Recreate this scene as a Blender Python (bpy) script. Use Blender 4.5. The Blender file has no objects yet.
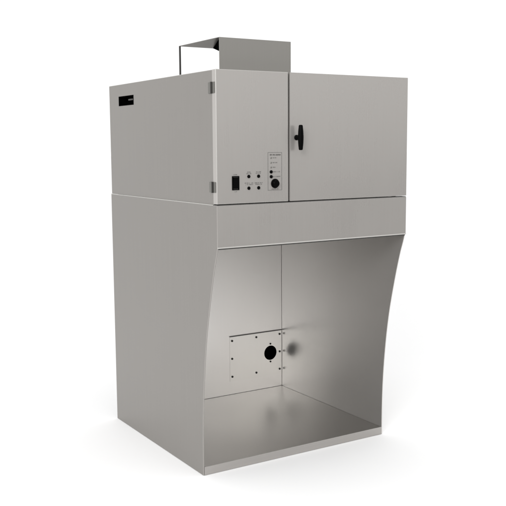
import bpy, bmesh, math, random
from mathutils import Matrix, Vector
random.seed(7)
scene = bpy.context.scene
C = scene.collection

# ---------------------------------------------------------------- camera
cam_d = bpy.data.cameras.new('camera'); cam = bpy.data.objects.new('camera', cam_d); C.objects.link(cam)
scene.camera = cam
yaw, pitch, roll = 0.5534639, -0.1238051, -0.0071519
d = Vector((math.sin(yaw)*math.cos(pitch), math.cos(yaw)*math.cos(pitch), math.sin(pitch)))
r = Vector((math.cos(yaw), -math.sin(yaw), 0)); u = r.cross(d)
r2 = r*math.cos(roll)+u*math.sin(roll); u2 = -r*math.sin(roll)+u*math.cos(roll)
M = Matrix((r2, u2, -d)).transposed().to_4x4(); M.translation = Vector((-2.02189, -3.5965, 1.6950))
cam.matrix_world = M
cam_d.sensor_width = 36; cam_d.lens = 36*858.534/506
cam_d.clip_start = 0.05; cam_d.clip_end = 400

# ---------------------------------------------------------------- light: white studio
world = bpy.data.worlds.new('World'); scene.world = world; world.use_nodes = True
bg = world.node_tree.nodes['Background']
bg.inputs[0].default_value = (1, 1, 1, 1); bg.inputs[1].default_value = 1.095
def area(name, loc, target, size, power, col=(1, 1, 1)):
    l = bpy.data.lights.new(name, 'AREA'); l.shape = 'RECTANGLE'; l.size, l.size_y = size; l.energy = power; l.color = col
    o = bpy.data.objects.new(name, l); C.objects.link(o); o.location = loc
    o.rotation_euler = (Vector(target)-Vector(loc)).to_track_quat('-Z', 'Y').to_euler()
    return o
area('front_softbox', (-4.9, -4.6, 4.4), (0.6, 1.0, 0.4), (3, 2.5), 300)
scene.view_settings.view_transform = 'Standard'; scene.view_settings.look = 'None'
scene.view_settings.exposure = 0; scene.view_settings.gamma = 1

# ---------------------------------------------------------------- materials
def principled(name, col, rough=0.5, metal=0.0, spec=0.5):
    m = bpy.data.materials.new(name); m.use_nodes = True
    b = m.node_tree.nodes['Principled BSDF']
    b.inputs['Base Color'].default_value = (*col, 1); b.inputs['Roughness'].default_value = rough
    b.inputs['Metallic'].default_value = metal; b.inputs['Specular IOR Level'].default_value = spec
    return m
def brushed(name, col, rough, metal, scale, var=0.012, bump=0.0, aniso=0.0):
    """satin sheet metal: grain stretched along one axis drives roughness, tone and a faint bump"""
    m = principled(name, col, rough, metal); nt = m.node_tree; b = nt.nodes['Principled BSDF']
    tc = nt.nodes.new('ShaderNodeTexCoord'); mp = nt.nodes.new('ShaderNodeMapping'); mp.inputs['Scale'].default_value = scale
    n = nt.nodes.new('ShaderNodeTexNoise'); n.inputs['Scale'].default_value = 1; n.inputs['Detail'].default_value = 4
    nt.links.new(tc.outputs['Object'], mp.inputs[0]); nt.links.new(mp.outputs[0], n.inputs['Vector'])
    big = nt.nodes.new('ShaderNodeTexNoise'); big.inputs['Scale'].default_value = 2.3; big.inputs['Detail'].default_value = 3
    nt.links.new(tc.outputs['Object'], big.inputs['Vector'])
    def rng(src, lo, hi):
        q = nt.nodes.new('ShaderNodeMapRange'); q.inputs[1].default_value = .3; q.inputs[2].default_value = .7
        q.inputs[3].default_value = lo; q.inputs[4].default_value = hi
        nt.links.new(src, q.inputs[0]); return q.outputs[0]
    add = nt.nodes.new('ShaderNodeMath'); add.operation = 'ADD'
    nt.links.new(rng(n.outputs['Fac'], rough-.4*var, rough+.4*var), add.inputs[0])
    nt.links.new(rng(big.outputs['Fac'], -.02, .02), add.inputs[1])
    nt.links.new(add.outputs[0], b.inputs['Roughness'])
    mul = nt.nodes.new('ShaderNodeMath'); mul.operation = 'MULTIPLY'
    nt.links.new(rng(n.outputs['Fac'], 1-var, 1+var), mul.inputs[0]); nt.links.new(rng(big.outputs['Fac'], .985, 1.015), mul.inputs[1])
    hsv = nt.nodes.new('ShaderNodeHueSaturation'); hsv.inputs['Color'].default_value = (*col, 1)
    nt.links.new(mul.outputs[0], hsv.inputs['Value']); nt.links.new(hsv.outputs[0], b.inputs['Base Color'])
    if bump == 0: return m
    bp = nt.nodes.new('ShaderNodeBump'); bp.inputs['Strength'].default_value = bump; bp.inputs['Distance'].default_value = .001
    nt.links.new(n.outputs['Fac'], bp.inputs['Height']); nt.links.new(bp.outputs[0], b.inputs['Normal'])
    return m
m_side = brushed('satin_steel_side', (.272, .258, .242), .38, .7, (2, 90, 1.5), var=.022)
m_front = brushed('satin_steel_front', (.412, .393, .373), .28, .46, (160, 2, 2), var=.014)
m_duct = brushed('satin_steel_duct', (.282, .272, .253), .38, .7, (200, 200, 4))
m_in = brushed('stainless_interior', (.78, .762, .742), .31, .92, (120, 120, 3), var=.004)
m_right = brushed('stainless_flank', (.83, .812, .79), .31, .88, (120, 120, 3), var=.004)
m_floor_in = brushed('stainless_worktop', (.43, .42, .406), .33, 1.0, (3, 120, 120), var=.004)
m_plate = brushed('stainless_plate', (.77, .755, .73), .30, .95, (120, 3, 3), var=.004)
m_lip = brushed('satin_steel_lip', (.40, .382, .364), .33, .7, (3, 3, 260))
m_dark = principled('dark_gap', (.02, .019, .018), .7)
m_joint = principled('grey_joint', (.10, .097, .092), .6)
m_glint = principled('edge_highlight_steel', (.54, .53, .505), .35, .6)  # paler steel tone: highlights on sheet edges put into the colour
m_tri = principled('matt_black', (.003, .003, .003), 1, 0, 0)
m_gask = principled('rubber_gasket', (.05, .048, .045), .6)
m_black = principled('black_plastic', (.002, .002, .002), .45, 0, .04)
m_hole = principled('black_bore', (.002, .002, .002), .9, 0, 0)
m_screw = principled('dark_screw', (.03, .029, .027), .4, .8)
m_hinge = principled('hinge_metal', (.20, .195, .18), .4, .9)
m_hinged = principled('hinge_pin_metal', (.05, .048, .045), .4, .9)
m_ink = principled('grey_ink', (.05, .048, .046), .6, 0, .1)
m_inkl = principled('pale_ink', (.15, .146, .14), .6, 0, .1)
m_dim_floor = principled('grey_reflection_floor', (.21, .207, .203), .8, 0, .2)
m_white = principled('white_backdrop_paper', (.92, .92, .92), .9, 0, .1)

# ---------------------------------------------------------------- helpers
def link(name, bm, mat, parent=None, bevel=0, seg=2, smooth=False, edge=None):
    bmesh.ops.recalc_face_normals(bm, faces=bm.faces)
    me = bpy.data.meshes.new(name); bm.to_mesh(me); bm.free()
    for mm in (mat if isinstance(mat, (list, tuple)) else [mat]): me.materials.append(mm)
    o = bpy.data.objects.new(name, me); C.objects.link(o); o.parent = parent
    if smooth:
        for p in me.polygons: p.use_smooth = True
        me.set_sharp_from_angle(angle=math.radians(35))
    if bevel:
        b = o.modifiers.new('bevel', 'BEVEL'); b.width = bevel; b.segments = seg; b.limit_method = 'ANGLE'
        b.angle_limit = math.radians(30)
        if edge: me.materials.append(edge); b.material = len(me.materials)-1
    return o
def box(bm, x0, x1, y0, y1, z0, z1, mi=0):
    v = [bm.verts.new((x, y, z)) for x in (x0, x1) for y in (y0, y1) for z in (z0, z1)]
    for f in ((0, 1, 3, 2), (4, 6, 7, 5), (0, 4, 5, 1), (2, 3, 7, 6), (0, 2, 6, 4), (1, 5, 7, 3)):
        bm.faces.new([v[i] for i in f]).material_index = mi
def bx(*a):
    bm = bmesh.new(); box(bm, *a); return bm
def prism(pts, axis, a, b):
    """closed outline extruded along an axis; pts are the other two coordinates in xyz order"""
    bm = bmesh.new()
    def P(p, t):
        q = list(p); q.insert(axis, t); return bm.verts.new(q)
    A = [P(p, a) for p in pts]; B = [P(p, b) for p in pts]; n = len(pts)
    bm.faces.new(A); bm.faces.new(B[::-1])
    for i in range(n): bm.faces.new((A[i], A[(i+1) % n], B[(i+1) % n], B[i]))
    return bm
def lathe_y(cx, cz, prof, n=40, bm=None):
    """profile [(radius, y)] turned about an axis along y; ends closed"""
    bm = bm or bmesh.new(); rings = []
    for (rad, y) in prof:
        rings.append([bm.verts.new((cx+rad*math.cos(2*math.pi*k/n), y, cz+rad*math.sin(2*math.pi*k/n))) for k in range(n)])
    for a, b in zip(rings, rings[1:]):
        for k in range(n): bm.faces.new((a[k], a[(k+1) % n], b[(k+1) % n], b[k]))
    bm.faces.new(rings[0]); bm.faces.new(rings[-1])
    return bm
def slab_with_hole(x0, x1, z0, z1, y0, y1, cx, cz, rad):
    """upright slab (x,z outline, y thickness) with a round hole through it"""
    bm = bmesh.new(); angs = [2*math.pi*k/72 for k in range(72)]
    angs += [math.atan2(z-cz, x-cx) % (2*math.pi) for x in (x0, x1) for z in (z0, z1)]
    angs = sorted(set(angs)); out = []
    for a in angs:
        c, s = math.cos(a), math.sin(a); t = 1e9
        if c > 1e-9: t = min(t, (x1-cx)/c)
        if c < -1e-9: t = min(t, (x0-cx)/c)
        if s > 1e-9: t = min(t, (z1-cz)/s)
        if s < -1e-9: t = min(t, (z0-cz)/s)
        out.append((cx+c*t, cz+s*t, cx+c*rad, cz+s*rad))
    R = []
    for y in (y0, y1):
        R.append(([bm.verts.new((o[0], y, o[1])) for o in out], [bm.verts.new((o[2], y, o[3])) for o in out]))
    n = len(out)
    for k in range(n):
        j = (k+1) % n
        for O, I in R: bm.faces.new((O[k], O[j], I[j], I[k]))
        bm.faces.new((R[0][0][k], R[0][0][j], R[1][0][j], R[1][0][k]))
        bm.faces.new((R[0][1][k], R[0][1][j], R[1][1][j], R[1][1][k]))
    return bm

# ---------------------------------------------------------------- dimensions (metres)
W, D = 1.2, 1.3153
ZL, ZF, ZS, ZT = .045, 1.2015, 1.4111, 2.0581
YB, YL, YI, T = .0393, .1795, 1.2394, .006

# ---------------------------------------------------------------- setting
bm = bmesh.new()
v = [bm.verts.new(p) for p in ((-150, -2.1, 0), (150, -2.1, 0), (150, 150, 0), (-150, 150, 0))]; bm.faces.new(v)
fl = link('backdrop', bm, m_white); fl['kind'] = 'structure'
bm = bmesh.new()                                          # unseen grey ground, added to darken reflections on the bay's back wall
v = [bm.verts.new(p) for p in ((-150, -150, -.004), (150, -150, -.004), (150, -1.9, -.004), (-150, -1.9, -.004))]; bm.faces.new(v)
fl = link('unseen_floor', bm, m_dim_floor); fl['kind'] = 'structure'

# ---------------------------------------------------------------- the fume cabinet
hood = bpy.data.objects.new('fume_cabinet', None); C.objects.link(hood); hood.empty_display_size = .2
hood['label'] = 'satin steel ventilation cabinet, two doors above an open curved work bay, duct cover on top'
hood['category'] = 'fume cabinet'

X0 = .0045
# ---- lower half: curved side panels
prof = [(0.0035, ZF), (.0175, 1.155), (.0385, 1.095), (.068, .99), (.0958, .878), (.122, .760), (.1435, .632),
        (.1583, .512), (.1695, .391), (.1765, .268), (.1795, .14), (YL, .0015)]
def smooth_curve(p, n=6):
    o = []
    for i in range(len(p)-1):
        p0 = p[max(i-1, 0)]; p1 = p[i]; p2 = p[i+1]; p3 = p[min(i+2, len(p)-1)]
        for k in range(n):
            t = k/n
            o.append(tuple(.5*(2*p1[j]+(p2[j]-p0[j])*t+(2*p0[j]-5*p1[j]+4*p2[j]-p3[j])*t*t+(3*p1[j]-p0[j]-3*p2[j]+p3[j])*t**3) for j in (0, 1)))
    return o+[p[-1]]
outline = [(D, .0015), (D, ZS), (.0035, ZS)] + smooth_curve(prof)
for x in (0, W-T):
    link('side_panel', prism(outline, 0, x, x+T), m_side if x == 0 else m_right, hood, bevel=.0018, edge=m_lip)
link('seam_highlight', bx(-.0012, X0+.001, YB+.001, D-.001, ZS-.0002, ZS+.0032), m_glint, hood, bevel=.0006)  # pale strip painting the highlight along the side seam
# stainless liner of the right flank is the same sheet; back, top and floor of the work bay
HX, HZ, HR = 1.1000, .2895, .0500
link('back_panel', slab_with_hole(T+.0025, W-T-.0018, ZL+.0018, ZS-.008, YI, YI+.004, HX, HZ, HR+.004), m_in, hood)
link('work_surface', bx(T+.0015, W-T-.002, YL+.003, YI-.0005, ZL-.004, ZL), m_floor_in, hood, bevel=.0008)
link('bay_ceiling', bx(T+.0015, W-T-.0015, .03, YI-.001, ZS-.008, ZS-.003), m_in, hood)
# outer rear skin, deck under the upper cabinet and base pan
bm = bmesh.new()
box(bm, T+.0005, W-T-.0005, D-.004, D, .0015, ZS-.002); box(bm, T+.0005, W-T-.0005, YL+.02, D-.005, .0015, .008)
link('rear_skin', bm, m_dark, hood)
bm = bmesh.new()
box(bm, T+.0003, W-T-.0003, YI+.006, YI+.008, .01, HZ-HR-.02); box(bm, T+.0003, HX-HR-.02, YI+.006, YI+.008, HZ-HR-.02, ZS-.01)
box(bm, T+.0003, W-T-.0003, YI+.006, YI+.008, HZ+HR+.02, ZS-.01); box(bm, T+.0003, W-T-.0003, YL+.02, YI+.005, .02, .024)
link('inner_frame', bm, m_joint, hood)
link('base_rail', bx(T+.0005, W-T-.0005, YL-.001, YL+.0025, .0015, ZL+.001), m_lip, hood, bevel=.0012)

# ---- fascia above the opening, with its rolled lower edge
fas = link('fascia_panel', bx(0, W, 0, .003, ZF+.006, ZS-.0008), m_front, hood, bevel=.0012)
lip = [(.003, ZF+.010), (-.0035, ZF+.0055), (-.0045, ZF+.003), (-.0035, ZF+.0015), (.003, ZF+.0005)]
link('rolled_edge', prism(lip, 0, .0005, W-.0005), m_glint, fas)
link('dark_edge_strip', bx(T+.001, W-T-.001, -.001, .006, ZF-.0045, ZF+.0003), m_gask, fas)  # dark strip just below the rolled edge
link('seam_cap', bx(.0015, W-.0015, .0015, YB-.001, ZS-.0005, ZS+.0026), m_joint, hood)

# ---- upper cabinet body with the slot in its left flank
X0 = .0045
bm = bmesh.new()
SY0, SY1, SZ0, SZ1 = .9615, 1.1715, 1.9345, 1.988
def quad(*p, mi=0): bm.faces.new([bm.verts.new(q) for q in p]).material_index = mi
ys, zs = [YB, SY0, SY1, D], [ZS+.0034, SZ0, SZ1, ZT]
G = [[bm.verts.new((X0, y, z)) for z in zs] for y in ys]; H = [[bm.verts.new((W-.001, y, z)) for z in (zs[0], zs[3])] for y in (YB, D)]
for i in range(3):
    for j in range(3):
        if (i, j) != (1, 1): bm.faces.new((G[i][j], G[i+1][j], G[i+1][j+1], G[i][j+1]))
bm.faces.new((H[0][0], H[0][1], H[1][1], H[1][0]))
bm.faces.new((G[0][0], G[0][1], G[0][2], G[0][3], H[0][1], H[0][0]))
bm.faces.new((G[3][0], G[3][1], G[3][2], G[3][3], H[1][1], H[1][0]))
bm.faces.new((G[0][3], G[1][3], G[2][3], G[3][3], H[1][1], H[0][1]))
bm.faces.new((G[0][0], G[1][0], G[2][0], G[3][0], H[1][0], H[0][0]))
body = link('upper_cabinet', bm, m_side, hood, bevel=.0022, edge=m_glint)
# black pocket behind the slot, with a pull bar across it
bm = bmesh.new()
e = .0005
pts = [(SY0-e, SZ0-e), (SY1+e, SZ0-e), (SY1+e, SZ1+e), (SY0-e, SZ1+e)]
A = [bm.verts.new((X0+.001, y, z)) for y, z in pts]; B = [bm.verts.new((X0+.05, y, z)) for y, z in pts]
for k in range(4): bm.faces.new((A[k], A[(k+1) % 4], B[(k+1) % 4], B[k]))
bm.faces.new(B)
slot = link('slot_pocket', bm, m_hole, body)
bm = bmesh.new()
for y0, y1, z0, z1 in ((SY0-.001, SY1+.001, SZ1-.004, SZ1+.001), (SY0-.001, SY1+.001, SZ0-.001, SZ0+.004),
                       (SY0-.001, SY0+.005, SZ0+.0041, SZ1-.0041), (SY1-.005, SY1+.001, SZ0+.0041, SZ1-.0041)):
    box(bm, X0-.0012, X0+.012, y0, y1, z0, z1)
link('slot_bezel', bm, m_hole, body, bevel=.0006)
link('slot_latch', bx(X0+.012, X0+.02, SY0+.012, SY0+.10, SZ0+.027, SZ0+.036), m_gask, body, bevel=.001)

# ---- doors
DG = .0066
ld = link('control_door', bx(0, .4123, 0, YB-.0025, ZS+DG, ZT), m_front, hood, bevel=.0022, seg=3, edge=m_glint)
rd = link('cabinet_door', bx(.4225, W, 0, YB-.0025, ZS+DG, ZT), m_front, hood, bevel=.0014, seg=2, edge=m_lip)
ld['label'] = 'narrow door with switches'; rd['label'] = 'wide plain door with black handle'
link('door_seal', bx(.008, W-.008, YB-.004, YB-.0002, ZS+.004, ZT-.006), m_gask, hood)
for z0, z1 in ((1.9455, 2.0005), (1.4725, 1.5255)):
    bm = bmesh.new()
    box(bm, -.0025, X0-.0002, YB+.004, .072, z0+.001, z1-.001); box(bm, -.0025, -.0003, .010, YB-.006, z0+.001, z1-.001)
    h = link('hinge', bm, m_hinge, ld, bevel=.0008)
    bm = bmesh.new(); n = 20; rings = []
    for z in (z0, z1): rings.append([bm.verts.new((-.003+.0055*math.cos(2*math.pi*k/n), YB-.001+.0055*math.sin(2*math.pi*k/n), z)) for k in range(n)])
    for k in range(n): bm.faces.new((rings[0][k], rings[0][(k+1) % n], rings[1][(k+1) % n], rings[1][k]))
    bm.faces.new(rings[0]); bm.faces.new(rings[1])
    # knuckle belongs to the same hinge: join by adding its faces to the hinge mesh
    me = bpy.data.meshes.new('hinge_knuckle'); bmesh.ops.recalc_face_normals(bm, faces=bm.faces); bm.to_mesh(me); bm.free()
    b2 = bmesh.new(); b2.from_mesh(h.data); nf = len(b2.faces); b2.from_mesh(me); b2.faces.ensure_lookup_table()
    for f in b2.faces[nf:]: f.material_index = 1
    b2.to_mesh(h.data); b2.free(); h.data.materials.append(m_hinged); bpy.data.meshes.remove(me)

# rocker switch: frame plus a tilted rocker
bm = bmesh.new()
sx0, sx1, sz0, sz1 = .0835, .1235, 1.4835, 1.5515
for a in ((sx0, sx1, sz1-.005, sz1), (sx0, sx1, sz0, sz0+.005), (sx0, sx0+.005, sz0+.005, sz1-.005), (sx1-.005, sx1, sz0+.005, sz1-.005)):
    box(bm, a[0], a[1], -.004, 0, a[2], a[3])
link('rocker_switch', bm, m_black, ld, bevel=.0008)
rk = [(-.0015, sz0+.006), (-.0035, sz0+.006), (-.005, (sz0+sz1)/2), (-.0105, sz1-.006), (-.0015, sz1-.006)]
link('rocker', prism(rk, 0, sx0+.006, sx1-.006), m_black, ld, bevel=.0008)
for x in (.1790, .2357):
    for z in (1.5478, 1.4907):
        bm = lathe_y(x, z, [(.0085, 0.0005), (.0085, -.002), (.0072, -.0032), (.0062, -.0035), (.0055, -.0065), (.0035, -.0078)], 28)
        link('indicator_button', bm, m_black, ld, smooth=True)
# framed alarm panel
px0, px1, pz0, pz1 = .2900, .3735, 1.4755, 1.6640
bm = bmesh.new(); w = .0019
for a in ((px0, px1, pz1-w, pz1), (px0, px1, pz0, pz0+w), (px0, px0+w, pz0+w, pz1-w), (px1-w, px1, pz0+w, pz1-w)):
    box(bm, a[0], a[1], -.0006, -.0001, a[2], a[3])
link('panel_outline', bm, m_inkl, ld)
for z in (1.5675, 1.5437):
    link('push_button', lathe_y(.3095, z, [(.0082, .0005), (.0082, -.003), (.007, -.0045), (.005, -.005)], 28), m_black, ld, smooth=True)
for z in (1.6365, 1.6125, 1.5895):
    link('indicator_light', lathe_y(.3095, z, [(.0042, .0005), (.0042, -.001), (.003, -.0022), (.001, -.0028)], 20), m_hinge, ld, smooth=True)
bm = lathe_y(.3322, 1.5095, [(.0235, .0005), (.0235, -.003), (.021, -.0045), (.0185, -.005), (.0165, -.017), (.0145, -.019), (.004, -.0195)], 48)
link('dial_knob', bm, m_black, ld, smooth=True)
# fine print: rows of small strokes, too small to read in the photograph
def print_row(bm, x0, x1, z, h):
    x = x0
    while x < x1-.0015:
        cw = random.uniform(.5, .75)*h
        if random.random() < .16: x += cw*.8; continue
        st = h*.17
        k = random.randrange(4)
        box(bm, x, x+st, -.0005, -.0001, z, z+h)
        if k in (0, 2): box(bm, x+st+.0001, x+cw-st-.0001, -.0005, -.0001, z+h-st, z+h)
        if k in (1, 2): box(bm, x+st+.0001, x+cw-st-.0001, -.0005, -.0001, z, z+st)
        if k in (0, 3): box(bm, x+st+.0001, x+cw-st-.0001, -.0005, -.0001, z+h*.45, z+h*.45+st)
        if k != 1: box(bm, x+cw-st, x+cw, -.0005, -.0001, z, z+h)
        x += cw+h*.28
def row(x0, x1, z, h, mat=m_ink):
    bm = bmesh.new(); print_row(bm, x0, x1, z, h); return bm
def rows(parent, mat, items):
    for it in items:
        bm = bmesh.new(); print_row(bm, *it); link('fine_print', bm, mat, parent)
rows(ld, m_ink, [(.296, .366, 1.6480, .0068)])
rows(ld, m_inkl, [(.319, .340, 1.6345, .0048), (.319, .346, 1.6105, .0048), (.319, .344, 1.5875, .0048),
                  (.321, .362, 1.5650, .0052), (.321, .364, 1.5412, .0052), (.309, .356, 1.4795, .0048)])
rows(ld, m_inkl, [(.170, .190, 1.5665, .005), (.166, .194, 1.5590, .005), (.222, .251, 1.5665, .005), (.220, .251, 1.5595, .005),
                  (.156, .204, 1.5130, .005), (.160, .202, 1.5060, .005), (.213, .259, 1.5130, .005), (.217, .256, 1.5060, .005)])
rows(ld, m_inkl, [(.092, .115, 1.5560, .0045), (.098, .110, 1.4735, .0045)])

# T handle: collar, shank and tapered wing
bm = lathe_y(.4623, 1.7363, [(.0135, .0005), (.0135, -.006), (.0105, -.008), (.0098, -.024), (.013, -.030)], 32)
hd = link('door_handle', bm, m_black, rd, smooth=True)
bm = bmesh.new(); n = 24; rings = []
for z, a, b in [(-.0628, .004, .004), (-.0618, .0085, .0085), (-.058, .0105, .010), (-.03, .0135, .0125), (0, .0150, .0135),
                (.03, .0135, .0125), (.058, .0105, .010), (.0618, .0085, .0085), (.0628, .004, .004)]:
    rings.append([bm.verts.new((.4623+a*math.cos(2*math.pi*k/n), -.0385+b*math.sin(2*math.pi*k/n), 1.7363+z)) for k in range(n)])
for A, B in zip(rings, rings[1:]):
    for k in range(n): bm.faces.new((A[k], A[(k+1) % n], B[(k+1) % n], B[k]))
bm.faces.new(rings[0]); bm.faces.new(rings[-1])
link('grip', bm, m_black, hd, smooth=True)

# ---- access plate on the back wall with its screws and round port
plate = link('access_plate', slab_with_hole(.7785, 1.1905, .135, .4375, YI-.0012, YI-.0001, HX, HZ, HR), m_plate, hood, bevel=.0003)
link('plate_shadow_strip', bx(.7785, 1.1905, YI-.0075, YI-.0004, .4378, .4435), m_joint, plate, bevel=.001)  # grey strip standing in for the shadow line above the plate
SC = [(.7968, .4105), (.9866, .4125), (1.1755, .4120), (.7960, .2888), (1.1755, .2895), (.7965, .1662), (.9857, .1668), (1.1752, .1668),
      (HX, HZ+.0630), (HX, HZ-.0610)]
for i, (x, z) in enumerate(SC):
    rr = .0072 if i < 8 else .0062
    link('screw', lathe_y(x, z, [(rr, YI-.0010), (rr, YI-.0045), (rr*.75, YI-.0062), (rr*.3, YI-.0068)], 20), m_screw, plate, smooth=True)
bm = bmesh.new(); n = 64; rings = []
for rad, y in ((HR+.0005, YI-.0009), (HR+.0005, YI+.068)):
    rings.append([bm.verts.new((HX+rad*math.cos(2*math.pi*k/n), y, HZ+rad*math.sin(2*math.pi*k/n))) for k in range(n)])
for k in range(n): bm.faces.new((rings[0][k], rings[0][(k+1) % n], rings[1][(k+1) % n], rings[1][k]))
bm.faces.new(rings[1])
link('port_bore', bm, m_hole, plate, smooth=True)

# ---- angled duct cover on top
DX0, DX1, DY0, DY1, DZ = .0470, .4600, .0450, .4690, 2.2130
s = .0025
duct = bpy.data.objects.new('duct_cover', None); C.objects.link(duct); duct.parent = hood
front = [(DY0, ZT+.0005), (DY0, DZ), (DY1, DZ), (DY1, DZ-s), (DY0+s, DZ-s), (DY0+s, ZT+.0005)]
link('folded_sheet', prism(front, 0, DX0, DX1-s-.0005), m_duct, duct, bevel=.0008)
link('end_plate', bx(DX1-s, DX1, DY0+.0005, DY1, ZT+.0005, DZ), m_duct, duct, bevel=.0006)
link('rear_post', bx(DX0, DX0+.0085, DY1-.0075, DY1-.0005, ZT+.0005, DZ-s-.0003), m_gask, duct, bevel=.0008)
P1, P2 = Vector((.0500, .0480, DZ-.004)), Vector((.2405, .4521, DZ-.004))
# black triangular shape running obliquely under the top sheet
P3 = Vector((.0500, .0480, DZ-.067))
bm = bmesh.new(); nn = (P2-P1).cross(Vector((0, 0, 1))).normalized()*.002
A = [bm.verts.new(p) for p in (P1, P2, P3)]; B = [bm.verts.new(p+nn) for p in (P1, P2, P3)]
bm.faces.new(A); bm.faces.new(B[::-1])
for k in range(3): bm.faces.new((A[k], A[(k+1) % 3], B[(k+1) % 3], B[k]))
link('black_triangle', bm, m_tri, duct)

# ---------------------------------------------------------------- render settings
scene.render.engine = 'CYCLES'
scene.cycles.max_bounces = 12; scene.cycles.glossy_bounces = 8; scene.cycles.diffuse_bounces = 5
scene.cycles.use_denoising = True
